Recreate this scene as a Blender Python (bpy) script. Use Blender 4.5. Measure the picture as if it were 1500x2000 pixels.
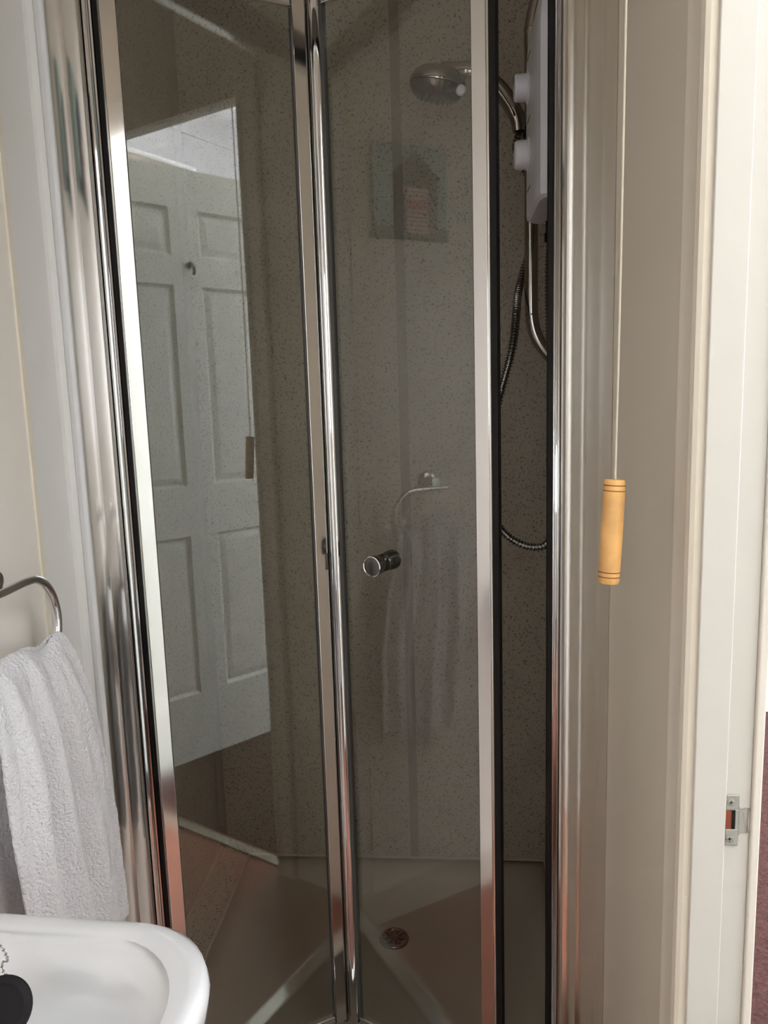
import bpy, bmesh, math, random
from mathutils import Vector, Matrix
random.seed(7)
for o in list(bpy.data.objects): bpy.data.objects.remove(o)
SC = bpy.context.scene
COL = SC.collection
PI = math.pi
EYE = 1.36                     # lens height above the bathroom floor (world origin is right under the lens)

# ------------------------------------------------------------------ camera
F = 1480.0
dn = Vector((1041-750, 10660-1000, F)).normalized()          # world down, in lens coordinates (right, down, forward)
hd = Vector((0, 0, 1)) - dn*dn.z; hd.normalize()
rt = dn.cross(hd)
ya = math.radians(4.8)
CY = hd*math.cos(ya) + rt*math.sin(ya)
CX = rt*math.cos(ya) - hd*math.sin(ya)
CZ = -dn
cam_data = bpy.data.cameras.new('camera')
cam_data.sensor_fit = 'VERTICAL'; cam_data.sensor_height = 36.0; cam_data.sensor_width = 27.0
cam_data.lens = 36.0*F/2000.0
cam_data.clip_start = 0.02; cam_data.clip_end = 60
cam = bpy.data.objects.new('camera', cam_data); COL.objects.link(cam)
right = Vector((CX.x, CY.x, CZ.x)); up = -Vector((CX.y, CY.y, CZ.y)); back = -Vector((CX.z, CY.z, CZ.z))
M = Matrix((right, up, back)).transposed().to_4x4(); M.translation = Vector((0, 0, EYE))
cam.matrix_world = M
SC.camera = cam

# ------------------------------------------------------------------ world, exposure, lights
W = bpy.data.worlds.new('sky_world'); SC.world = W; W.use_nodes = True
W.node_tree.nodes['Background'].inputs[0].default_value = (0.80, 0.90, 1.0, 1)
W.node_tree.nodes['Background'].inputs[1].default_value = 1.0
SC.view_settings.view_transform = 'Standard'; SC.view_settings.look = 'None'
SC.view_settings.exposure = 0.18; SC.view_settings.gamma = 1.0; SC.view_settings.use_curve_mapping = False
SC.cycles.max_bounces = 14; SC.cycles.diffuse_bounces = 7; SC.cycles.glossy_bounces = 8
SC.cycles.transparent_max_bounces = 24; SC.cycles.transmission_bounces = 8
SC.cycles.sample_clamp_indirect = 6.0

def area(name, loc, target, sx, sy, power, col):
    l = bpy.data.lights.new(name, 'AREA'); l.shape = 'RECTANGLE'; l.size = sx; l.size_y = sy
    l.energy = power; l.color = col
    o = bpy.data.objects.new(name, l); COL.objects.link(o); o.location = loc
    d = Vector(target) - Vector(loc)
    o.rotation_euler = d.to_track_quat('-Z', 'Y').to_euler()
    return o
# daylight outside the bedroom window, then two fill lights added to brighten the bathroom
area('daylight_bedroom_window', (1.36, -1.22, 1.70), (1.36, 2.0, 2.30), 0.80, 1.6, 570, (0.94, 0.97, 1.0))
area('added_side_fill', (4.15, 2.00, 1.50), (0.0, 1.6, 1.50), 1.2, 1.3, 150, (0.94, 0.97, 1.0))  # unseen fill added in the bedroom to lift the light reaching the bathroom
area('added_bathroom_fill', (-0.18, -0.80, 1.55), (-0.18, 2.0, 1.5), 0.50, 0.65, 3.0, (0.90, 0.95, 1.0))  # unseen fill added behind the lens for softer bathroom ambience

# ------------------------------------------------------------------ materials
def srgb(r, g, b):
    f = lambda c: (c/255/12.92) if c/255 <= .04045 else ((c/255+.055)/1.055)**2.4
    return (f(r), f(g), f(b), 1)
def nt(m): m.use_nodes = True; return m.node_tree
def P(name, col, rough=.5, metal=0., spec=.5, bump=None, coat=0., sheen=0., vary=None):
    m = bpy.data.materials.new(name); t = nt(m); b = t.nodes['Principled BSDF']
    b.inputs['Base Color'].default_value = col if len(col) == 4 else (*col, 1)
    b.inputs['Roughness'].default_value = rough; b.inputs['Metallic'].default_value = metal
    b.inputs['Specular IOR Level'].default_value = spec
    b.inputs['Coat Weight'].default_value = coat; b.inputs['Sheen Weight'].default_value = sheen
    tc = t.nodes.new('ShaderNodeTexCoord')
    if vary:
        n = t.nodes.new('ShaderNodeTexNoise'); n.inputs['Scale'].default_value = vary[0]; n.inputs['Detail'].default_value = 5
        r = t.nodes.new('ShaderNodeValToRGB'); c0 = Vector(col[:3])
        r.color_ramp.elements[0].position = .3; r.color_ramp.elements[1].position = .7
        r.color_ramp.elements[0].color = (*(c0*(1-vary[1])), 1); r.color_ramp.elements[1].color = (*(c0*(1+vary[1]*.5)), 1)
        t.links.new(tc.outputs['Object'], n.inputs['Vector']); t.links.new(n.outputs['Fac'], r.inputs['Fac'])
        t.links.new(r.outputs['Color'], b.inputs['Base Color'])
    if bump:
        n = t.nodes.new('ShaderNodeTexNoise'); n.inputs['Scale'].default_value = bump[0]; n.inputs['Detail'].default_value = 4
        u = t.nodes.new('ShaderNodeBump'); u.inputs['Strength'].default_value = bump[1]; u.inputs['Distance'].default_value = bump[2]
        t.links.new(tc.outputs['Object'], n.inputs['Vector']); t.links.new(n.outputs['Fac'], u.inputs['Height'])
        t.links.new(u.outputs['Normal'], b.inputs['Normal'])
    return m
def speckle(name, base, dark=(.045, .042, .036), pale=(.34, .41, .33), amt=1.0):
    m = bpy.data.materials.new(name); t = nt(m); b = t.nodes['Principled BSDF']; L = t.links.new
    tc = t.nodes.new('ShaderNodeTexCoord')
    cur = t.nodes.new('ShaderNodeRGB'); cur.outputs[0].default_value = (*base, 1); cur = cur.outputs[0]
    def lay(cur, tex_scale, lo, hi, col, fac, kind='V', det=2.):
        if kind == 'V':
            n = t.nodes.new('ShaderNodeTexVoronoi'); n.inputs['Scale'].default_value = tex_scale; out = n.outputs['Distance']
            n.inputs['Randomness'].default_value = 1
        else:
            n = t.nodes.new('ShaderNodeTexNoise'); n.inputs['Scale'].default_value = tex_scale; n.inputs['Detail'].default_value = det; out = n.outputs['Fac']
        L(tc.outputs['Object'], n.inputs['Vector'])
        r = t.nodes.new('ShaderNodeMapRange'); r.inputs['From Min'].default_value = lo; r.inputs['From Max'].default_value = hi
        r.inputs['To Min'].default_value = fac if kind == 'V' else 0; r.inputs['To Max'].default_value = 0 if kind == 'V' else fac
        L(out, r.inputs['Value'])
        x = t.nodes.new('ShaderNodeMix'); x.data_type = 'RGBA'; L(r.outputs[0], x.inputs['Factor'])
        L(cur, x.inputs['A']); x.inputs['B'].default_value = (*col, 1)
        return x.outputs['Result'], n
    cur, _ = lay(cur, 8, .35, .75, tuple(c*.86 for c in base), .8, 'N')
    cur, _ = lay(cur, 190, .55, .66, pale, .5*amt, 'N', 3)
    cur, _ = lay(cur, 230, .59, .67, dark, .5*amt, 'N', 3)
    cur, _ = lay(cur, 112, .19, .27, dark, .5*amt)
    cur, _ = lay(cur, 58, .12, .17, dark, .6*amt)
    L(cur, b.inputs['Base Color']); b.inputs['Roughness'].default_value = .38; b.inputs['Specular IOR Level'].default_value = .4
    return m
def glass(name):
    m = bpy.data.materials.new(name); t = nt(m); L = t.links.new
    t.nodes.remove(t.nodes['Principled BSDF']); out = t.nodes['Material Output']
    tr = t.nodes.new('ShaderNodeBsdfTransparent'); tr.inputs[0].default_value = (.95, .965, .95, 1)
    gl = t.nodes.new('ShaderNodeBsdfGlossy'); gl.inputs['Roughness'].default_value = .0; gl.inputs['Color'].default_value = (1, 1, 1, 1)
    lw = t.nodes.new('ShaderNodeLayerWeight'); lw.inputs['Blend'].default_value = .5
    p = t.nodes.new('ShaderNodeMath'); p.operation = 'POWER'; p.inputs[1].default_value = 4.0; L(lw.outputs['Facing'], p.inputs[0])
    a = t.nodes.new('ShaderNodeMath'); a.operation = 'MULTIPLY_ADD'; a.inputs[1].default_value = .9; a.inputs[2].default_value = .058
    L(p.outputs[0], a.inputs[0])
    # broad ripple of toughened glass
    tc = t.nodes.new('ShaderNodeTexCoord'); n = t.nodes.new('ShaderNodeTexNoise'); n.inputs['Scale'].default_value = 2.2; n.inputs['Detail'].default_value = 0
    bu = t.nodes.new('ShaderNodeBump'); bu.inputs['Strength'].default_value = .12; bu.inputs['Distance'].default_value = .004
    L(tc.outputs['Object'], n.inputs['Vector']); L(n.outputs['Fac'], bu.inputs['Height']); L(bu.outputs['Normal'], gl.inputs['Normal'])
    mx = t.nodes.new('ShaderNodeMixShader'); L(a.outputs[0], mx.inputs[0]); L(tr.outputs[0], mx.inputs[1]); L(gl.outputs[0], mx.inputs[2])
    L(mx.outputs[0], out.inputs['Surface'])
    return m
m_paint = P('bathroom_paint', srgb(231, 230, 228), .5, spec=.3, bump=(3, .04, .01))
m_paint_warm = P('bathroom_paint_warm', srgb(236, 230, 222), .5, spec=.3, bump=(3, .04, .01))
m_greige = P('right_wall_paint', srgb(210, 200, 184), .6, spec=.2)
m_bead = P('white_bead', srgb(228, 228, 230), .35)
m_cream = P('cream_bead', srgb(232, 224, 208), .5)
m_gloss = P('white_gloss_wood', srgb(214, 206, 195), .28, spec=.5, bump=(14, .05, .004))
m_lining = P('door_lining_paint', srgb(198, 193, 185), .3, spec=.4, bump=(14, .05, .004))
m_door = P('white_door_paint', srgb(202, 205, 195), .4)
m_bedwall = P('bedroom_wall', srgb(240, 240, 242), .7)
m_ceil = P('ceiling_paint', srgb(240, 241, 243), .8)
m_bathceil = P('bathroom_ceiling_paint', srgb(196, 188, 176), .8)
m_floor = P('terracotta_floor', srgb(134, 82, 62), .35, vary=(6, .25))
m_carpet = P('brown_carpet', srgb(66, 42, 38), .95, spec=.1, bump=(220, 1.0, .01), vary=(120, .55))
m_panel = speckle('speckled_panel', (.43, .365, .295))
m_joint = speckle('speckled_panel_joint', (.30, .245, .195), amt=.4)
m_tray = P('shower_tray_acrylic', srgb(172, 159, 145), .22, spec=.5, coat=.2)
m_seal = P('sealant', srgb(180, 172, 154), .5)
m_chrome = P('chrome', (.78, .78, .79, 1), .06, 1.)
m_chromes = P('satin_chrome', (.72, .71, .70, 1), .16, 1.)
m_rib = P('ribbed_aluminium', (.74, .73, .71, 1), .13, 1.)
m_flat = P('polished_aluminium', (.80, .79, .78, 1), .10, 1.)
m_dark = P('black_rubber', srgb(15, 12, 11), .6, spec=.3)
m_grey = P('grey_rubber', srgb(74, 72, 70), .5)
m_dim = P('dull_chrome', (.40, .365, .33, 1), .14, 1.)
m_black = P('black_chrome', (.16, .145, .13, 1), .16, 1.)
m_void = P('dark_chrome', (.30, .29, .28, 1), .2, 1.)
m_glass = glass('door_glass')
m_whitepl = P('white_plastic', srgb(206, 204, 208), .32)
m_spray = P('grey_plastic', srgb(96, 88, 80), .4)
m_basin = P('basin_ceramic', srgb(208, 208, 209), .12, spec=.5, coat=.4)
m_plug = P('plug_rubber', srgb(9, 6, 7), .6, spec=.25)
m_wood = P('pine', srgb(214, 162, 96), .4, vary=(30, .22))
m_woodring = P('pine_scorched', srgb(112, 58, 20), .6)
m_cord = P('cotton_cord', srgb(205, 196, 176), .9)
m_towel = P('terry_cotton', srgb(246, 246, 250), .95, spec=.1, sheen=.3, bump=(260, 1.0, .006))
m_steel = P('brushed_steel', (.42, .40, .37, 1), .32, 1.)
m_rust = P('bare_timber_hole', srgb(128, 62, 34), .8, vary=(90, .5))
m_gold = P('gold_threshold', (.60, .55, .47, 1), .3, 1.)
m_sea = P('sea_green', srgb(182, 208, 206), .6, vary=(14, .25))
m_navy = P('navy', srgb(22, 28, 58), .5)
m_grass = P('dark_green', srgb(44, 72, 72), .6, vary=(30, .3))
m_red = P('faded_red', srgb(190, 96, 92), .6)
m_offw = P('off_white', srgb(225, 222, 214), .6)

# ------------------------------------------------------------------ mesh helpers
class MB:
    def __init__(s, mat=None): s.v = []; s.f = []; s.sm = []; s.M = mat or Matrix()
    def add(s, vs, fs, smooth=False):
        k = len(s.v); s.v += [s.M @ Vector(v) for v in vs]
        for f in fs: s.f.append([k+i for i in f]); s.sm.append(smooth)
        return s
    def box(s, a, b):
        x0, y0, z0 = [min(p, q) for p, q in zip(a, b)]; x1, y1, z1 = [max(p, q) for p, q in zip(a, b)]
        return s.add([(x0,y0,z0),(x1,y0,z0),(x1,y1,z0),(x0,y1,z0),(x0,y0,z1),(x1,y0,z1),(x1,y1,z1),(x0,y1,z1)],
                     [(0,3,2,1),(4,5,6,7),(0,1,5,4),(1,2,6,5),(2,3,7,6),(3,0,4,7)])
    def prism(s, poly, z0, z1, smooth=True):           # poly in xy extruded along z
        n = len(poly); vs = [(x, y, z0) for x, y in poly]+[(x, y, z1) for x, y in poly]
        s.add(vs, [(i, (i+1) % n, n+(i+1) % n, n+i) for i in range(n)], smooth)
        k = len(s.v)-2*n
        s.f.append([k+i for i in range(n)][::-1]); s.sm.append(False)
        s.f.append([k+n+i for i in range(n)]); s.sm.append(False)
        return s
    def loft(s, rings, cap0=True, cap1=True, smooth=True, closed=True):
        k = len(s.v); n = len(rings[0])
        for r in rings: s.v += [s.M @ Vector(p) for p in r]
        for i in range(len(rings)-1):
            for j in range(n if closed else n-1):
                a = k+i*n+j; b = k+i*n+(j+1) % n
                s.f.append([a, b, b+n, a+n]); s.sm.append(smooth)
        if cap0: s.f.append([k+j for j in range(n)][::-1]); s.sm.append(smooth)
        if cap1: s.f.append([k+(len(rings)-1)*n+j for j in range(n)]); s.sm.append(smooth)
        return s
    def lathe(s, prof, o, ax=(0, 0, 1), n=32, cap0=True, cap1=True):   # prof: (radius, distance along axis)
        ax = Vector(ax).normalized(); u = ax.orthogonal().normalized(); w = ax.cross(u); o = Vector(o)
        return s.loft([[o+ax*h+(u*math.cos(2*PI*j/n)+w*math.sin(2*PI*j/n))*max(r, 1e-5) for j in range(n)] for r, h in prof], cap0, cap1)
    def tube(s, pts, r, n=12, cap=True, flat=1.0):
        pts = [Vector(p) for p in pts]; rings = []; u = None
        for i, p in enumerate(pts):
            t = (pts[min(i+1, len(pts)-1)]-pts[max(i-1, 0)]).normalized()
            u = t.orthogonal().normalized() if u is None else (u-t*u.dot(t)).normalized()
            w = t.cross(u); rr = r[i] if isinstance(r, (list, tuple)) else r
            rings.append([p+(u*math.cos(2*PI*j/n)+w*math.sin(2*PI*j/n)*flat)*rr for j in range(n)])
        return s.loft(rings, cap, cap)
    def build(s, name, mat, parent=None, ang=35, bev=0, solid=0, sub=0, label=None):
        me = bpy.data.meshes.new(name); me.from_pydata([tuple(v) for v in s.v], [], s.f); me.update()
        for p, q in zip(me.polygons, s.sm): p.use_smooth = q
        bm = bmesh.new(); bm.from_mesh(me)
        bmesh.ops.recalc_face_normals(bm, faces=bm.faces)
        for e in bm.edges:
            if len(e.link_faces) == 2 and e.calc_face_angle(0) > math.radians(ang): e.smooth = False
        bm.to_mesh(me); bm.free()
        me.materials.append(mat)
        o = bpy.data.objects.new(name, me); COL.objects.link(o)
        if parent:
            o.parent = parent; o.matrix_parent_inverse = parent.matrix_world.inverted() if parent.type == 'EMPTY' else Matrix()
        if solid:
            d = o.modifiers.new('thickness', 'SOLIDIFY'); d.thickness = solid; d.offset = 0
        if sub:
            d = o.modifiers.new('smooth', 'SUBSURF'); d.levels = sub; d.render_levels = sub
        if bev:
            d = o.modifiers.new('bevel', 'BEVEL'); d.width = bev; d.segments = 3; d.limit_method = 'ANGLE'; d.angle_limit = .6
        if label: o['label'] = label
        return o
def thing(name, label, cat, loc=(0, 0, 0)):
    o = bpy.data.objects.new(name, None); COL.objects.link(o); o.empty_display_size = .05
    o.matrix_world = Matrix.Translation(loc); o['label'] = label; o['category'] = cat
    o.location = loc
    return o
def tag(o, label, cat, group=None):
    o['label'] = label; o['category'] = cat
    if group: o['group'] = group
    return o
def struct(o, label=None, cat=None):
    o['kind'] = 'structure'
    if label: o['label'] = label
    if cat: o['category'] = cat
    return o
def crom(pts, n=10):
    pts = [Vector(p) for p in pts]; P_ = [pts[0]*2-pts[1]]+pts+[pts[-1]*2-pts[-2]]; out = []
    for i in range(1, len(P_)-2):
        a, b, c, d = P_[i-1:i+3]
        for k in range(n):
            t = k/n; out.append(.5*((2*b)+(c-a)*t+(2*a-5*b+4*c-d)*t*t+(3*b-a-3*c+d)*t**3))
    out.append(pts[-1]); return out
def rrect(x0, x1, y0, y1, r, z, n=8, rs=None):
    rs = rs or (r, r, r, r); out = []
    for (cx, cy, a0, q) in ((x1, y1, 0, rs[0]), (x0, y1, 90, rs[1]), (x0, y0, 180, rs[2]), (x1, y0, 270, rs[3])):
        sx = -1 if cx == x1 else 1; sy = -1 if cy == y1 else 1
        for k in range(n+1):
            a = math.radians(a0+90*k/n); out.append((cx+sx*q+q*math.cos(a), cy+sy*q+q*math.sin(a), z))
    return out

# ------------------------------------------------------------------ the setting
ZC = 2.42; ZB = 2.84
struct(MB().box((-.75, -.95, -.06), (.308, 2.0, 0)).build('floor', m_floor), 'terracotta coloured bathroom floor below the basin', 'floor')
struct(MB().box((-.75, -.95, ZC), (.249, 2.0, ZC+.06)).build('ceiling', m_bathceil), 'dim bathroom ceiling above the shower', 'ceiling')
struct(MB().box((-.75, -.95, 0), (-.60, 1.055, ZC)).build('wall_left', m_paint_warm), 'warm white left wall behind the towel ring', 'wall')
struct(MB().box((-.75, 1.055, 0), (-.601, 1.186, ZC)).prism([(-.602, 1.150), (-.598, 1.158), (-.593, 1.1605), (-.5895, 1.161), (-.5895, 1.167), (-.602, 1.167)], 0, ZC).build('wall_left_end', m_paint), 'cool white strip of wall between towel and shower frame', 'wall')
struct(MB().box((-.6005, 1.050, 0), (-.597, 1.060, ZC)).build('trim_1', m_cream), 'thin cream joint strip running up the left wall', 'trim')
struct(MB().box((-.75, 1.186, 0), (-.63, 1.95, ZC)).build('wall_shower_left', m_panel), 'speckled grey panel on the left inside the shower', 'wall')
struct(MB().box((-.75, 1.88, 0), (.308, 1.98, ZC)).build('wall_shower_back', m_panel), 'speckled greige panel across the back of the shower', 'wall')
struct(MB().box((.245, 1.187, 0), (.308, 1.88, ZC)).build('wall_shower_right', m_panel), 'speckled panel on the right behind the shower unit', 'wall')
struct(MB().box((-.113, 1.8765, .128), (-.091, 1.881, ZC)).build('trim_2', m_joint), 'darker vertical joint strip on the back shower panel', 'trim')
struct(MB().prism([(-.631, 1.8795), (-.631, 1.864), (-.622, 1.870), (-.616, 1.8795)], .128, ZC).build('trim_3', m_joint), 'corner strip at the back left of the shower', 'trim')
# right wall: short return between shower and doorway, rest behind the lens, header over the doorway
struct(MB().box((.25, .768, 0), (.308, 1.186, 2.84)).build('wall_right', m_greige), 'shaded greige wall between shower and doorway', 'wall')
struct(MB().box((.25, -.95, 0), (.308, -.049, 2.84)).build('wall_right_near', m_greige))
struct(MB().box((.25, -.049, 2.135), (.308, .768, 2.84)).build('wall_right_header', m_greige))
struct(MB().box((.309, 1.187, 0), (.45, 3.25, ZB)).build('wall_bedroom_partition', m_bedwall))
# end wall behind the lens, its window opening added to let fill light in
struct(MB().box((-.75, -.95, 0), (.33, -.85, 1.15)).box((-.75, -.95, 1.95), (.33, -.85, ZC)).box((-.75, -.95, 1.15), (-.48, -.85, 1.95)).box((.12, -.95, 1.15), (.33, -.85, 1.95)).build('wall_front', m_paint))
# door lining, stops and architraves (far jamb faces the lens)
def lining():
    b = MB()
    b.box((.246, .742, 0), (.2785, .757, 2.12)).box((.2785, .757, 0), (.3085, .768, 2.12))       # far jamb: stop + rebate
    b.box((.246, -.037, 0), (.2785, -.022, 2.12)).box((.2785, -.048, 0), (.3085, -.037, 2.12))
    b.box((.246, -.037, 2.105), (.2785, .757, 2.13)).box((.2785, -.048, 2.12), (.3085, .768, 2.135))
    return b
struct(lining().build('trim_4', m_lining, bev=.0012), 'white gloss door lining with stop bead', 'trim')
def architrave(y, zt, sgn):
    prof = [(.2505, 0), (.2505, .066), (.246, .0675), (.240, .064), (.236, .057), (.2375, .050), (.2385, .046), (.2385, .018), (.236, .014), (.2335, .009), (.235, .002), (.239, 0)]
    return [(x, y+sgn*t) for x, t in prof]
a = MB(); a.prism(architrave(.746, 2.2, 1), 0, 2.17); a.prism(architrave(-.025, 2.2, -1), 0, 2.17); a.box((.236, -.09, 2.105), (.2505, .812, 2.17))
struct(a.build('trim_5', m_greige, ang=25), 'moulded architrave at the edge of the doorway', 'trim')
a = MB().box((.3085, .752, 0), (.3175, .82, 2.17)).box((.3085, -.10, 0), (.3175, -.045, 2.17)).box((.3085, -.10, 2.12), (.3175, .82, 2.17))
struct(a.build('trim_6', m_gloss, bev=.002), 'bright outer architrave on the bedroom side', 'trim')
# bedroom
struct(MB().box((.309, -1.1, -.05), (4.0, 3.3, .004)).build('floor_bedroom', m_carpet), 'mottled brown carpet beyond the doorway', 'floor')
struct(MB().box((.309, -1.1, ZB), (4.0, 3.3, ZB+.06)).build('ceiling_bedroom', m_ceil), 'white bedroom ceiling reflected in the left glass', 'ceiling')
struct(MB().box((.309, 3.13, 0), (4.0, 3.3, ZB)).build('wall_bedroom_far', m_bedwall), 'bright white bedroom wall above the carpet', 'wall')
struct(MB().box((3.9, -1.1, 0), (4.0, 1.4, ZB)).box((3.9, 2.6, 0), (4.0, 3.3, ZB)).box((3.9, 1.4, 0), (4.0, 2.6, .85)).box((3.9, 1.4, 2.15), (4.0, 2.6, ZB)).build('wall_bedroom_side', m_bedwall))  # gap in this wall added for the unseen side fill
b = MB()
for x0, x1, z0, z1 in ((.309, .95, 0, ZB), (.95, 1.77, 0, .85), (.95, 1.77, 2.575, ZB), (1.77, 4.0, 0, ZB)):
    b.box((x0, -1.1, z0), (x1, -.95, z1))
struct(b.build('wall_bedroom_window', m_bedwall), 'white bedroom wall with windows reflected in the left glass', 'wall')
c = []
for k in range(7):
    t = k/6*PI/2; c.append((.085*(1-math.sin(t))+.004, .085*(1-math.cos(t))+.004))
prof = [(0, 0)]+[(0.10, 0)]+[(p[0], p[1]) for p in [(x, y) for x, y in c]][::1]+[(0, .10)]
cn = MB()
def cornice(b, p0, p1, inward):
    p0 = Vector(p0); p1 = Vector(p1); n = Vector(inward)
    pts = [(0, 0), (.11, 0), (.11, .012)]+[(.10-.088*math.sin(k/6*PI/2), .10-.088*math.cos(k/6*PI/2)) for k in range(7)]+[(.012, .11), (0, .11)]
    b.loft([[q+n*h+Vector((0, 0, -d)) for h, d in pts] for q in (p0, p1)])
cornice(cn, (.309, -.95, ZB), (3.9, -.95, ZB), (0, 1, 0)); cornice(cn, (3.9, -.95, ZB), (3.9, 3.13, ZB), (-1, 0, 0)); cornice(cn, (.45, 3.13, ZB), (3.9, 3.13, ZB), (0, -1, 0))
struct(cn.build('trim_7', m_ceil), 'coved cornice round the bedroom ceiling', 'trim')
def window(name, x0, x1, z0, z1, y, mull):
    b = MB(); w = .045
    b.box((x0, y-.03, z0), (x0+w, y+.03, z1)).box((x1-w, y-.03, z0), (x1, y+.03, z1)).box((x0, y-.03, z0), (x1, y+.03, z0+w)).box((x0, y-.03, z1-w), (x1, y+.03, z1))
    for k in range(1, mull):
        xm = x0+(x1-x0)*k/mull; b.box((xm-w/2, y-.03, z0), (xm+w/2, y+.03, z1))
    o = struct(b.build(name, m_gloss, bev=.002)); return o
window('window_1', .95, 1.77, .85, 2.575, -1.05, 1)
window('added_window_2', -.48, .12, 1.15, 1.95, -.90, 1)  # frame added to go with the bathroom fill behind the lens
struct(MB().box((.262, -.02, 0), (.292, .742, .006)).build('trim_8', m_gold, bev=.002), 'metal threshold bar reflected low in the left glass', 'trim')
struct(MB().box((-.601, -.85, 0), (-.588, 1.12, .09)).build('baseboard_left', m_gloss))

# ------------------------------------------------------------------ shower tray
TX0, TX1, TY0, TY1 = -.559, .2445, 1.125, 1.8795
tr = thing('shower_tray', 'beige white shower tray with round drain behind the glass', 'shower tray', (-.157, 1.5, 0))
b = MB()
R = lambda i, r, z: rrect(TX0+i, TX1-i, TY0+i, TY1-i, r, z, 8)
dc = Vector((-.145, 1.65, 0))
inner = R(.13, .09, .073)
rings = [R(0, .012, .002), R(0, .012, .119), R(.004, .012, .125), R(.038, .05, .125), R(.048, .06, .122), R(.062, .075, .112), R(.09, .085, .082), inner]
dr = [(dc.x+.20*(Vector(p)-dc).normalized().x*.5, dc.y+.20*(Vector(p)-dc).normalized().y*.5, .066) for p in inner]
dr2 = [(dc.x+.036*(Vector((p[0], p[1], 0))-dc).normalized().x, dc.y+.036*(Vector((p[0], p[1], 0))-dc).normalized().y, .060) for p in inner]
b.loft(rings+[dr, dr2]); b.build('tray_body', m_tray, tr, ang=60)
g = MB().lathe([(.0355, .057), (.0355, .064), (.034, .066), (.029, .0665), (.027, .063), (.0, .062)], dc, n=40)
dg = g.build('drain_flange', m_black, tr)
g = MB()
g.lathe([(.009, .060), (.009, .0665), (0, .067)], dc, n=20)
for k in range(8):
    a = k*PI/4; d = Vector((math.cos(a), math.sin(a), 0)); s = Vector((-d.y, d.x, 0))
    p = dc+Vector((0, 0, .0645)); g.loft([[p+d*r+s*w*.0022+Vector((0, 0, h*.0012)) for w, h in ((-1, -1), (1, -1), (1, 1), (-1, 1))] for r in (.008, .028)])
g.build('drain_grate', m_black, dg)
MB().lathe([(.0265, .0625), (.0265, .0628), (0, .0628)], dc, n=32).build('drain_hole', m_dark, dg)
# sealant line round the back and the side, and the strip of panel filling the gap on the left
sl = MB().box((TX0, 1.874, .125), (TX1, 1.8799, .131)).box((TX0-.001, 1.19, .124), (TX0+.006, 1.876, .131))
sl.box((-.63, 1.19, .149), (-.6245, 1.879, .156)).box((.239, 1.19, .125), (.2449, 1.876, .131))
struct(sl.build('trim_9', m_seal, bev=.0015), 'line of pale sealant round the shower tray', 'trim')
struct(MB().loft([[(-.6299, y, 0), (-.5595, y, 0), (-.5595, y, .1255), (-.6299, y, .152)] for y in (1.188, 1.8795)], smooth=False).build('trim_10', m_panel), 'speckled filler ledge left of the shower tray', 'trim')

# ------------------------------------------------------------------ fixed frame
fr = thing('shower_door_frame', 'polished metal frame with ribbed side profiles around the shower opening', 'door frame', (-.17, 1.17, .126))
def arc(x0, x1, y, d, n=8):            # convex rib towards the lens
    return [(x0+(x1-x0)*k/n, y-4*d*(k/n)*(1-k/n)) for k in range(n+1)]
def tilt(x0, x1, y, deg, d, n=8):      # shallow convex rib, leaning towards the room
    k_ = math.tan(math.radians(deg)); return [(x0+(x1-x0)*k/n, y+(x1-x0)*k/n*k_-4*d*(k/n)*(1-k/n)) for k in range(n+1)]
ZF0, ZF1 = .126, 2.06
# left wall profile
lp = [(-.5995, 1.1845), (-.5995, 1.166)]+[(-.574, 1.166)]+tilt(-.5735, -.549, 1.1640, 9.3, .0005)+[(-.5485, 1.1645)]+tilt(-.5480, -.527, 1.1650, 6.8, .0004)+[(-.5265, 1.166), (-.5235, 1.163), (-.5205, 1.166), (-.520, 1.1845)]
MB().prism(lp, ZF0, ZF1).build('left_wall_profile', m_rib, fr, ang=30)
MB().prism([(-.590, 1.1665), (-.589, 1.162), (-.585, 1.1595), (-.580, 1.1592), (-.5755, 1.162), (-.574, 1.1665)], ZF0, ZF1).build('left_edge_bead', m_bead, fr, label='white sealant bead')
ip = [(-.5195, 1.184), (-.5195, 1.170), (-.518, 1.166), (-.515, 1.1645), (-.5125, 1.166), (-.512, 1.172), (-.5095, 1.172), (-.509, 1.166), (-.5065, 1.163), (-.504, 1.164), (-.503, 1.168), (-.5028, 1.184)]
MB().prism(ip, ZF0, ZF1).build('left_inner_profile', m_chrome, fr, ang=30)
MB().box((-.5028, 1.166, ZF0), (-.4950, 1.184, ZF1)).build('left_gasket', m_dark, fr)
# right wall profile
rp = [(.2495, 1.1845), (.2495, 1.168)]+[(x, y) for x, y in [(.2485, 1.1675)]]+arc(.2285, .2025, 1.1675, .0016)[0:0]+arc(.2485, .2295, 1.1675, .0004)+arc(.2285, .2025, 1.1675, .0005)+arc(.2015, .1805, 1.1675, .0004)+[(.180, 1.166), (.1785, 1.163), (.176, 1.162), (.1735, 1.164), (.173, 1.1845)]
MB().prism(rp, ZF0, ZF1).build('right_wall_profile', m_rib, fr, ang=30)
ip = [(.1728, 1.184), (.1728, 1.168), (.171, 1.165), (.1685, 1.1655), (.168, 1.170), (.166, 1.170), (.1655, 1.166), (.163, 1.165), (.161, 1.168), (.1608, 1.184)]
MB().prism(ip, ZF0, ZF1).build('right_inner_profile', m_chrome, fr, ang=30)
MB().box((.1545, 1.169, ZF0), (.1608, 1.184, ZF1)).build('right_gasket', m_dark, fr)
hb = MB().box((-.5195, 1.160, 1.968), (.1725, 1.184, 2.03)); hb.build('head_rail', m_flat, fr, bev=.004)
MB().box((-.5195, 1.150, .126), (.1725, 1.184, .146)).build('bottom_rail', m_flat, fr, bev=.003)

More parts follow.
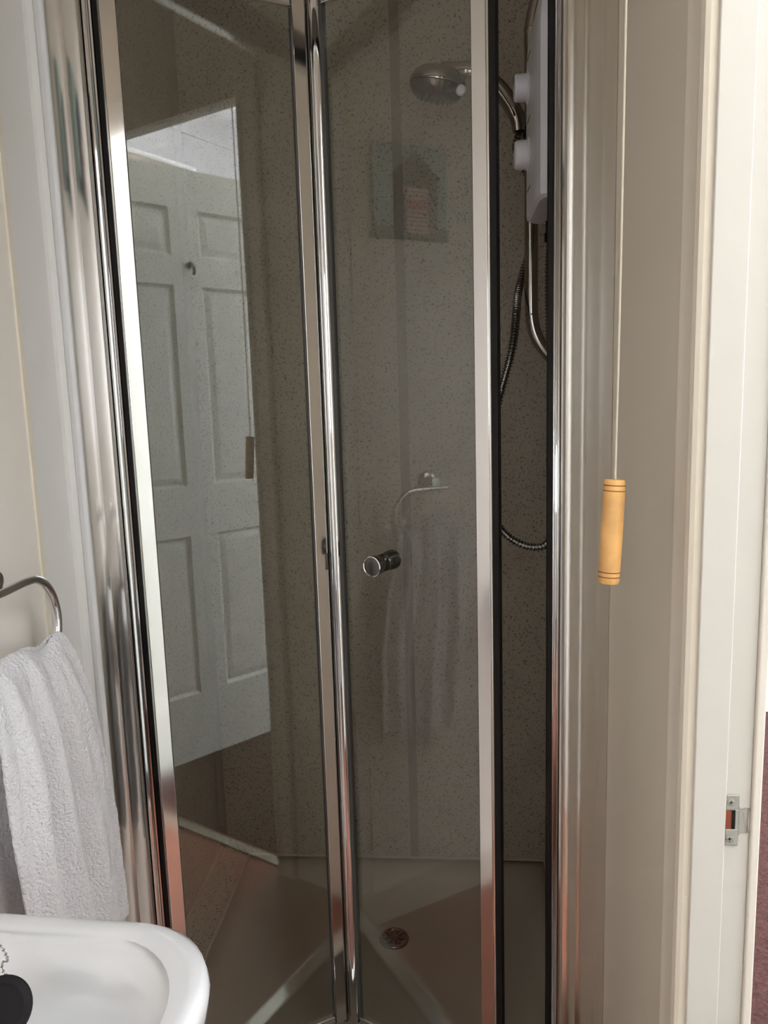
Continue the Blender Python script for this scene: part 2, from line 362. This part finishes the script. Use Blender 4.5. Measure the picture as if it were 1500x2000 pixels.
# ------------------------------------------------------------------ bifold door
def frame_mat(o, u, n):
    m = Matrix((Vector((*u, 0)), Vector((*n, 0)), Vector((0, 0, 1)))).transposed().to_4x4(); m.translation = Vector((*o, 0)); return m
aL = math.radians(31.0); aR = math.radians(28.5)
ML = frame_mat((-.236, 1.303), (-math.cos(aL), -math.sin(aL)), (math.sin(aL), -math.cos(aL)))
MR = frame_mat((-.184, 1.303), (math.cos(aR), -math.sin(aR)), (-math.sin(aR), -math.cos(aR)))
bd = thing('bifold_shower_door', 'chrome framed bifold glass shower door folded slightly inward', 'shower door', (-.21, 1.24, .126))
Z0, Z1 = .168, 1.976
def rails(Mx, w):
    return MB(Mx).box((0, -.006, Z0-.016), (w, .007, Z0-.001)).box((0, -.006, Z1+.001), (w, .007, Z1+.014))
# left leaf: u runs from the fold towards the hinge side
lf = MB(ML).box((-.022, -.008, Z0-.018), (-.001, .0065, Z1+.016)).box((.2700, -.008, Z0-.018), (.2925, .0065, Z1+.016))
lf = lf.build('left_leaf_stiles', m_flat, bd, bev=.0008)
rails(ML, .270).build('leaf_rail', m_chromes, lf, bev=.003)
MB(ML).box((0, -.010, Z0-.032), (.270, .002, Z0-.016)).box((0, -.01, Z1+.014), (.270, .004, Z1+.045)).build('leaf_seal_and_gap', m_dark, lf)  # drip seal below; upper black strip stands in for the dark gap
MB(ML).box((-.001, -.004, Z0), (.0015, .0045, Z1)).box((.2685, -.004, Z0), (.270, .0045, Z1)).build('glass_gasket', m_grey, lf)
MB(ML).box((.2925, -.008, Z0-.018), (.2950, .004, Z1+.016)).build('hinge_seal', m_void, lf)
MB(ML).box((.001, -.0015, Z0-.002), (.269, .0015, Z1+.002)).build('glass_pane', m_glass, lf)
MB(ML).box((-.0235, .004, 1.056), (-.0175, .0072, 1.086)).build('hinge_clip', m_grey, lf, bev=.001)
# right leaf
half = [(-.0265+.011*math.cos(t)*-1, .004+.010*math.sin(t)) for t in [PI*k/12 for k in range(13)]]
def rnd(x0, x1, d, y0=-.009, y1=.002, n=12):
    return [(x1, y0), (x0, y0)]+[(x0+(x1-x0)*k/n, y1+d*math.sin(PI*k/n)**.7) for k in range(n+1)]
rs = MB(MR).prism(rnd(-.0265, -.0045, .0085), Z0-.018, Z1+.016)
rl = rs.build('right_leaf_fold_stile', m_chrome, bd, ang=40)
en = MB(MR).box((.2645, -.008, Z0-.018), (.287, .0065, Z1+.016)).prism([(.287, -.008), (.287, .0065), (.289, .0078), (.2912, .0065), (.2922, .003), (.2922, -.008)], Z0-.018, Z1+.016)
en.build('closing_stile', m_flat, bd, bev=.0006)
MB(MR).box((.2922, -.008, Z0-.018), (.3005, .003, Z1+.016)).build('closing_seal', m_dark, bd)
rails(MR, .2645).build('leaf_rail', m_chromes, rl, bev=.003)
MB(MR).box((0, -.010, Z0-.032), (.2645, .002, Z0-.016)).box((0, -.01, Z1+.014), (.2645, .004, Z1+.045)).build('leaf_seal_and_gap', m_dark, rl)  # seal at the bottom, black strip on top as the gap's darkness
MB(MR).box((-.0045, -.006, Z0-.01), (.0015, .0035, Z1+.01)).box((.263, -.004, Z0), (.2645, .0045, Z1)).build('glass_gasket', m_grey, rl)
MB(MR).box((.001, -.0015, Z0-.002), (.264, .0015, Z1+.002)).build('glass_pane', m_glass, rl)
MB().lathe([(.0055, 0), (.0055, 1.86)], (-.2165, 1.3215, Z0-.03), n=14).build('fold_hinge', m_void, bd)
# door knob, one half each side of the glass
ko = MR @ Vector((.083, 0, 1.078)); kn = (MR.to_3x3() @ Vector((0, 1, 0)))
k1 = [(.0135, .0016), (.0155, .003), (.0155, .006), (.0135, .009), (.0135, .012), (.0165, .017), (.0175, .028), (.0175, .0315)]
kb = MB().lathe(k1+[(.0165, .0335), (.0145, .034), (0, .0335)], ko, kn, 36).build('door_knob', m_black, rl)
MB().lathe([(.0162, .0332), (.0176, .0332), (.0176, .0345), (.0162, .0349), (.0152, .0338)], ko, kn, 36, False, False).build('knob_rim', m_chrome, kb)
MB().lathe(k1+[(.0165, .0335), (0, .034)], ko, -kn, 36).build('inner_door_knob', m_black, rl)

# ------------------------------------------------------------------ electric shower, rail, handset, hose
es = thing('electric_shower_unit', 'white wall mounted electric shower box with two round knobs', 'shower unit', (.245, 1.32, 1.66))
b = MB()
def ub(z, i, t):
    x0 = .146+t; return [(.2449, 1.215+i, z), (.2449, 1.427-i, z), (x0+.028, 1.427-i, z), (x0+.010, 1.420-i, z), (x0+.002, 1.408-i, z), (x0, 1.385-i, z), (x0, 1.30, z), (x0, 1.245+i, z), (x0+.004, 1.227+i, z), (x0+.020, 1.215+i, z)]
b.loft([ub(1.652, .006, .006), ub(1.656, .001, .001), ub(1.664, 0, 0), ub(1.90, 0, 0), ub(1.935, 0, .003), ub(1.955, .001, .010), ub(1.966, .004, .024), ub(1.970, .01, .034)])
b.build('unit_body', m_whitepl, es, ang=28)
for zc, r, nm in ((1.858, .0215, 'upper'), (1.753, .0232, 'lower')):
    kx = Vector((.147, 1.365, zc))
    kb = MB().lathe([(r+.004, 0), (r+.004, .002), (r, .0035), (r-.0005, .020), (r-.003, .0235), (0, .0245)], kx, (-1, 0, 0), 36)
    kk = kb.build('temperature_knob' if nm == 'lower' else 'power_knob', m_whitepl, es, ang=30)
    MB().box((.1232, 1.3635, zc+r*.3), (.1222, 1.3665, zc+r*.8)).build('knob_marker', m_grey, kk)
for z in (1.694, 1.802, 1.900):
    MB().box((.1455, 1.33, z), (.1465, 1.372, z+.0025)).build('front_marking', m_grey, es)
MB().lathe([(.010, 0), (.010, -.02), (.012, -.021), (.012, -.035), (.009, -.036)], (.190, 1.40, 1.653), n=20).build('hose_outlet', m_dark, es)
rr = thing('riser_rail', 'chrome shower riser rail with curved ends beside the white unit', 'shower rail', (.245, 1.6, 1.42))
pts = crom([(.2449, 1.6, 1.405), (.236, 1.6, 1.412), (.211, 1.6, 1.436), (.190, 1.6, 1.466), (.179, 1.6, 1.505), (.1775, 1.6, 1.56)], 8)+[(.1775, 1.6, z) for z in (1.62, 1.7, 1.8, 1.9, 1.97)]
top = crom([(.1775, 1.6, 2.00), (.178, 1.6, 2.05), (.190, 1.6, 2.10), (.214, 1.6, 2.135), (.2449, 1.6, 2.15)], 8)
MB().tube(pts+top, .0135, 20).build('rail_bar', m_dim, rr)
for z, a in ((1.512, 0), (2.046, 0)): MB().lathe([(.0132, 0), (.0138, .001), (.0138, .003), (.0132, .004)], (.1775, 1.6, z), n=24).build('rail_collar', m_void, rr)
hl = MB().lathe([(.018, -.022), (.0205, -.018), (.0205, .018), (.018, .022)], (.1775, 1.6, 1.872), n=24)
hl.build('handset_holder', m_void, rr)
MB().tube([(.1775, 1.592, 1.875), (.160, 1.585, 1.878), (.152, 1.58, 1.880)], [.012, .015, .017], 16).build('holder_arm', m_void, rr)
# handset
hs = thing('shower_handset', 'chrome hand shower head with curved handle resting in its holder', 'shower head', (.15, 1.58, 1.86))
cl = crom([(.152, 1.58, 1.858), (.149, 1.58, 1.880), (.138, 1.58, 1.905), (.112, 1.58, 1.941), (.082, 1.58, 1.964), (.052, 1.58, 1.974), (.030, 1.58, 1.972), (.008, 1.58, 1.968)], 8)
rad = [.0130+.0035*min(1, i/14)+.0095*max(0, (i-38)/18)**1.5 for i in range(len(cl))]
MB().tube(cl, rad, 20, flat=.95).build('handle', m_dim, hs)
MB().tube([p+Vector((-.004, -.0135, -.003)) for p in cl[10:34]], .0022, 8).build('grip_stripe', m_dark, hs)
hc = Vector((-.003, 1.58, 1.958)); ha = Vector((-.20, .13, -.97)).normalized()     # spray axis
MB().lathe([(0, -.028), (.018, -.0268), (.034, -.0225), (.046, -.0150), (.0535, -.004), (.055, .003), (.0545, .006)], hc, ha, 44, cap1=False).build('head_shell', m_dim, hs)
fa = MB().lathe([(.0545, .006), (.0535, .007), (.0545, .008), (.052, .017), (.046, .026), (.040, .030), (0, .031)], hc, ha, 44).build('spray_face', m_black, hs)
n_ = MB(); u = ha.orthogonal().normalized(); w = ha.cross(u)
for rr_, k in ((.012, 6), (.024, 12), (.035, 18)):
    for j in range(k):
        t = 2*PI*j/k; n_.lathe([(.0022, .029), (.0018, .034), (0, .0345)], hc+(u*math.cos(t)+w*math.sin(t))*rr_, ha, 8)
n_.build('spray_nozzle', m_spray, fa)['kind'] = 'stuff'
MB().lathe([(0, 0), (.010, .002), (.010, .005), (.008, .008), (0, .009)], (.040, 1.556, 1.930), (.1, -1, -.1), 20).build('spray_lever', m_whitepl, hs, label='small pale lever button')
# hose
hp = crom([(.152, 1.58, 1.856), (.149, 1.603, 1.832), (.166, 1.634, 1.808), (.184, 1.643, 1.76), (.180, 1.643, 1.66), (.164, 1.634, 1.60), (.152, 1.605, 1.558), (.144, 1.56, 1.515), (.132, 1.52, 1.444), (.106, 1.52, 1.347), (.092, 1.52, 1.277), (.088, 1.52, 1.195),
           (.098, 1.52, 1.112), (.120, 1.515, 1.075), (.161, 1.50, 1.055), (.199, 1.49, 1.066), (.218, 1.49, 1.14), (.216, 1.49, 1.28), (.200, 1.48, 1.45), (.192, 1.44, 1.56), (.190, 1.40, 1.625)], 30)
def ribbed(path, r0, r1, pitch, n=12):
    L_ = [0]
    for a_, b_ in zip(path, path[1:]): L_.append(L_[-1]+(b_-a_).length)
    out = []; rad = []; s = 0; i = 0; ph = [(0, r0), (.22, r1), (.5, r1), (.72, r0)]; k = 0
    while True:
        s = (k//4+ph[k % 4][0])*pitch
        if s > L_[-1]: break
        while L_[i+1] < s: i += 1
        t = (s-L_[i])/(L_[i+1]-L_[i]); out.append(path[i].lerp(path[i+1], t)); rad.append(ph[k % 4][1]); k += 1
    b = MB(); b.tube(out, rad, n); return b
tag(ribbed(hp, .0058, .0084, .0068).build('shower_hose', m_void, ang=50), 'ribbed metal hose looping down beside the shower rail', 'shower hose')

# ------------------------------------------------------------------ pull cord
pc = thing('light_pull_cord', 'cream pull cord with turned pine handle hanging at right wall', 'pull cord', (.172, .79, 2.41))
cp = [(.1765, .79, ZC-.012), (.1762, .79, 2.0), (.1755, .79, 1.7), (.1745, .79, 1.45), (.1727, .79, 1.267)]
MB().tube(crom(cp, 6), .0011, 8).build('cord', m_cord, pc)
top_, bot_ = Vector((.1725, .79, 1.2685)), Vector((.1665, .785, 1.160))
ax = bot_-top_; Lh = ax.length; ax.normalize()
pr = [(.0030, 0), (.0098, .0006), (.0106, .002), (.0109, .006)]
pr += [(.0109, .010), (.0109, .0155), (.0111, .03), (.0112, Lh/2), (.0111, Lh-.03), (.0109, Lh-.0155), (.0109, Lh-.006), (.0105, Lh-.002), (.0096, Lh-.0004), (.002, Lh)]
hdl = MB().lathe(pr, top_, ax, 36).build('pull_handle', m_wood, pc)
for d in (.0062, .0118, Lh-.0125, Lh-.0075):
    MB().lathe([(.01085, d-.0005), (.01125, d-.0003), (.01125, d+.0003), (.01085, d+.0005)], top_, ax, 36, False, False).build('scorched_ring', m_woodring, hdl)
MB().lathe([(.026, 0), (.026, -.006), (.020, -.012), (0, -.013)], (.1765, .79, ZC), n=32).build('ceiling_switch', m_whitepl, pc)

# ------------------------------------------------------------------ strike plate on the far jamb
sp = thing('strike_plate', 'small steel latch strike plate with rusty hole on white jamb', 'strike plate', (.29, .757, .913))
yb = .7568
def plate(poly, y0, y1):
    n = len(poly); b = MB(); vs = [(x, y0, z) for x, z in poly]+[(x, y1, z) for x, z in poly]
    b.add(vs, [(i, (i+1) % n, n+(i+1) % n, n+i) for i in range(n)]+[tuple(range(n)), tuple(range(2*n-1, n-1, -1))]); return b
b = MB()
b.box((.2782, yb-.0014, .8845), (.2835, yb, .9412)).box((.2835, yb-.0014, .9245), (.2965, yb, .9412)).box((.2835, yb-.0014, .8845), (.2965, yb, .9030)).box((.2930, yb-.0014, .9030), (.2965, yb, .9245))
b.add([(.2965, yb-.0014, .9290), (.2990, yb-.0014, .9255), (.3030, yb-.0010, .9262), (.3095, yb+.0006, .9262), (.3110, yb+.0012, .9245),
       (.3110, yb+.0012, .9010), (.3095, yb+.0006, .8985), (.3030, yb-.0010, .8985), (.2990, yb-.0014, .8985), (.2965, yb-.0014, .8960)], [tuple(range(10))])
b.build('plate', m_steel, sp, bev=.0004)
MB().box((.2835, yb-.0009, .9030), (.2930, yb-.0004, .9245)).build('latch_hole', m_rust, sp)
MB().box((.2895, yb-.0011, .9030), (.2930, yb-.0008, .9245)).build('latch_shadow_edge', m_dark, sp)
for z in (.9332, .8925):
    s = MB().lathe([(.0040, 0), (.0040, .0006), (.0030, .0010), (0, .0004)], (.2880, yb-.0012, z), (0, -1, 0), 20).build('screw', m_steel, sp)
    MB().box((.2860, yb-.0021, z-.0004), (.2900, yb-.0019, z+.0004)).box((.2876, yb-.0021, z-.002), (.2884, yb-.0019, z+.002)).build('screw_cross', m_dark, s)

# ------------------------------------------------------------------ open bedroom-side door (seen as a reflection in the left leaf)
d0 = Vector((.536, -.006)); dv = Vector((.424, .113)).normalized(); dn_ = Vector((-dv.y, dv.x))     # faces the shower
MD = frame_mat(d0, dv, dn_)
dr = thing('panelled_door', 'white six panel door standing open, mirrored in the left glass', 'door', (*d0, 0))
S0, S1, DZ = -.205, .56, 2.165
cols = ((S0+.105, .122), (.234, S1-.105)); rows = ((.262, .868), (1.052, 1.768), (1.868, 2.03))
b = MB(MD); zs = [0]+[z for r in rows for z in r]+[DZ]; xs = [S0, cols[0][0], cols[0][1], cols[1][0], cols[1][1], S1]
for i in range(0, 5, 2): b.box((xs[i], -.040, 0.006), (xs[i+1], 0, DZ))
for i in range(0, 7, 2):
    z0_ = max(zs[i], .006)
    for c in cols: b.box((c[0], -.040, z0_), (c[1], 0, zs[i+1]))
b.build('door_frame_members', m_door, dr)
for c in cols:
    for r in rows:
        x0, x1 = c; z0_, z1_ = r
        def rg(i, y): return [(x0+i, y, z0_+i), (x1-i, y, z0_+i), (x1-i, y, z1_-i), (x0+i, y, z1_-i)]
        MB(MD).loft([rg(0, -.030), rg(0, -.001), rg(.010, -.012), rg(.014, -.013), rg(.034, -.006), rg(.036, -.005)], smooth=False).build('door_panel', m_door, dr)
hk = MB(MD).tube([(.190, .001, 1.846), (.190, .020, 1.840), (.190, .032, 1.826), (.190, .034, 1.812), (.190, .026, 1.806)], .006, 12)
hk.lathe([(.011, 0), (.011, .004), (.006, .006)], (.190, 0, 1.838), (0, 1, 0), 20)
hk.build('robe_hook', m_black, dr)

# ------------------------------------------------------------------ beach hut plaque on the left wall (seen mirrored)
pl = thing('beach_hut_plaque', 'small sea green beach hut plaque mirrored in shower glass and frame', 'wall plaque', (-.5995, .905, 1.725))
MB().box((-.5995, .805, 1.720), (-.588, 1.005, 1.932)).build('plaque_board', m_sea, pl, bev=.002)
MB().box((-.5885, .805, 1.720), (-.5845, 1.005, 1.748)).build('grass_strip', m_grass, pl, bev=.001)
b = MB()
hut = [(.838, 1.728), (.952, 1.728), (.952, 1.852), (.962, 1.858), (.895, 1.917), (.828, 1.858), (.838, 1.852)]
b.add([(-.5885, y, z) for y, z in hut]+[(-.580, y, z) for y, z in hut], [(i, (i+1) % 7, 7+(i+1) % 7, 7+i) for i in range(7)]+[tuple(range(7)), tuple(range(13, 6, -1))])
ht = b.build('hut_front', m_navy, pl)
b = MB().box((-.580, .864, 1.732), (-.578, .924, 1.836)); dq = b.build('hut_door', m_red, ht)
for k in range(11):
    if k in (6, 7): continue
    z = 1.734+k*.0094
    MB().box((-.578, .865, z), (-.577, .923, z+.0052)).build('door_slat', m_offw, ht)

# ------------------------------------------------------------------ towel ring and towel
rg_ = thing('towel_ring', 'chrome open towel ring on the left wall above basin', 'towel ring', (-.6, .93, 1.14))
MB().lathe([(.024, 0), (.024, .004), (.020, .008), (.011, .010), (.010, .040), (.0115, .046), (0, .047)], (-.600, .872, 1.148), (1, 0, 0), 32).build('wall_rose', m_chrome, rg_)
ring = crom([(-.551, .845, 1.133), (-.551, .88, 1.133), (-.551, .925, 1.1335), (-.551, .952, 1.130), (-.551, .975, 1.116), (-.551, .990, 1.092), (-.551, .995, 1.065), (-.551, .990, 1.040), (-.551, .975, 1.022), (-.551, .95, 1.012),
             (-.551, .92, 1.010), (-.551, .86, 1.010), (-.551, .825, 1.018), (-.551, .806, 1.036), (-.551, .797, 1.062), (-.551, .793, 1.080)], 8)
MB().tube(ring, .0062, 18).build('ring', m_chrome, rg_)
# towel: one closed cloth lofted down from the ring, front and back layers with folds
tw = thing('hand_towel', 'fluffy white hand towel gathered on the chrome towel ring', 'towel', (-.551, .91, .60))
def towel(side, z_end, seed, nfold):
    rnd_ = random.Random(seed); NY, NZ = 90, 70; rows = []
    ph = [rnd_.uniform(0, 6.28) for _ in range(6)]
    for i in range(NZ+1):
        v = i/NZ
        # the cloth comes over the bar (v=0) and drops
        spread = .5*(1-math.exp(-v*4.2))
        ya_, yb_ = .800-.020*min(1, v*2.2)+.055*v, .988+.072*min(1, v*1.6)**.8
        row = []
        for j in range(NY+1):
            s = j/NY; y = ya_+(yb_-ya_)*s
            zt = 1.030-.018*math.sin(PI*(s*.9+.05))*0+.0
            zt = 1.020+.034*(1-s)+.016*math.exp(-((s-.98)/.16)**2)+.004*math.sin(9*s+ph[0])
            ze = z_end+.05*math.cos(2*PI*(s-.42))*0+.10*abs(s-.45)*(1 if side > 0 else .8)
            z = zt+(ze-zt)*v
            amp = .004+.013*min(1, v*3)
            off = amp*math.sin(2*PI*nfold*s+ph[1]+.5*math.sin(3*v+ph[2]))+.4*amp*math.sin(2*PI*nfold*2.3*s+ph[3]+1.2*v)
            bell = .010+.020*min(1, v*5)**.5
            if i == 0: x = -.551+side*.002; z += .010
            elif i == 1: x = -.551+side*.009; z += .007
            else: x = -.551+side*bell+off*.7*(1 if side > 0 else .5)
            x = max(x, -.590)+.0*s
            row.append((x, y+.004*math.sin(7*v+ph[4]+8*s), z))
        rows.append(row)
    return rows
for side, ze, sd, nf, nm in ((1, .50, 5, 3.2, 'front_fall'), (-1, .53, 11, 2.6, 'back_fall')):
    rows = towel(side, ze, sd, nf); b = MB(); b.loft(rows, False, False, True, closed=False)
    o = b.build(nm, m_towel, tw, ang=180, solid=.007)
    tx = bpy.data.textures.new('terry_'+nm, 'CLOUDS'); tx.noise_scale = .006
    s = o.modifiers.new('sub', 'SUBSURF'); s.levels = 1; s.render_levels = 1
    d = o.modifiers.new('terry', 'DISPLACE'); d.texture = tx; d.strength = .0035; d.mid_level = .5

# ------------------------------------------------------------------ basin
bs = thing('pedestal_basin', 'white ceramic pedestal basin in the lower left corner', 'basin', (-.40, .41, 0))
X0, X1, Y0, Y1 = -.598, -.215, .150, .668
def ol(i, z, rb=.012, rf=.085, tp=0):
    # slightly bowed outline: rounded rectangle with large front corners
    out = rrect(X0+i*.2, X1-i, Y0+i, Y1-i, rf, z, 10, (rf, rb, rb, rf)); res = []
    for x, y, zz in out:
        t = (x-X0)/(X1-X0); res.append((x, y-(.020*t if y > .41 else -.020*t), zz))
    return res
def bowl(i, z):
    out = rrect(-.500+i, -.232-i, .200+i, .628-i, .10, z, 10, (max(.03, .085-i*.2),)*4); return [(x, y-(.022*((x+.5)/.262) if y > .41 else -.022*((x+.5)/.262)), zz) for x, y, zz in out]
rings = [ol(.10, .68), ol(.05, .72), ol(.015, .775), ol(.002, .825), ol(-.001, .845), ol(.001, .856), ol(.006, .8605), ol(.014, .8610), ol(.026, .8585)]
rings += [bowl(-.012, .8545), bowl(-.004, .8525), bowl(.004, .847), bowl(.011, .837), bowl(.020, .818), bowl(.030, .790), bowl(.045, .765), bowl(.085, .742), bowl(.115, .735)]
b = MB().loft(rings, True, True); b.build('bowl', m_basin, bs, ang=80)
ped = []
for z, sx, sy in ((.0, .085, .10), (.03, .075, .085), (.35, .065, .075), (.60, .075, .085), (.70, .10, .13)):
    ped.append([(-.43+sx*math.cos(2*PI*k/28)*(1 if math.cos(2*PI*k/28) > 0 else 1.6), .41+sy*math.sin(2*PI*k/28), z) for k in range(28)])
MB().loft(ped).build('pedestal', m_basin, bs)
# taps (mostly outside the frame)
plg = thing('basin_plug', 'black rubber plug on a chain lying in the basin', 'plug', (-.372, .545, .84))
pa = Vector((.25, -.72, .62)).normalized(); pcn = Vector((-.388, .549, .850))
pb = MB().lathe([(0, -.012), (.019, -.011), (.0205, -.002), (.0245, 0), (.0255, .003), (.0245, .006), (.019, .0075), (.016, .006), (0, .006)], pcn, pa, 40).build('plug_disc', m_plug, plg)
rgp = pcn+Vector((-.006, .018, .012))
MB().tube([rgp+Vector((math.cos(t)*.005, 0, math.sin(t)*.006)) for t in [2*PI*k/16 for k in range(17)]], .0009, 8, False).build('plug_loop', m_chromes, plg)
chp = crom([rgp, rgp+Vector((-.010, .012, .006)), (-.402, .585, .868), (-.425, .600, .872), (-.47, .60, .868), (-.53, .56, .866)], 10)
L_ = 0; last = chp[0]; n = 0; ch = MB()
acc = 0
for a_, b_ in zip(chp, chp[1:]):
    acc += (b_-a_).length
    if acc > .0036: ch.lathe([(0, -.0016), (.0014, -.0008), (.0016, 0), (.0014, .0008), (0, .0016)], b_, (0, 0, 1), 8); acc = 0
ch.tube(chp, .0006, 6); ch.build('bead_chain', m_chromes, plg)
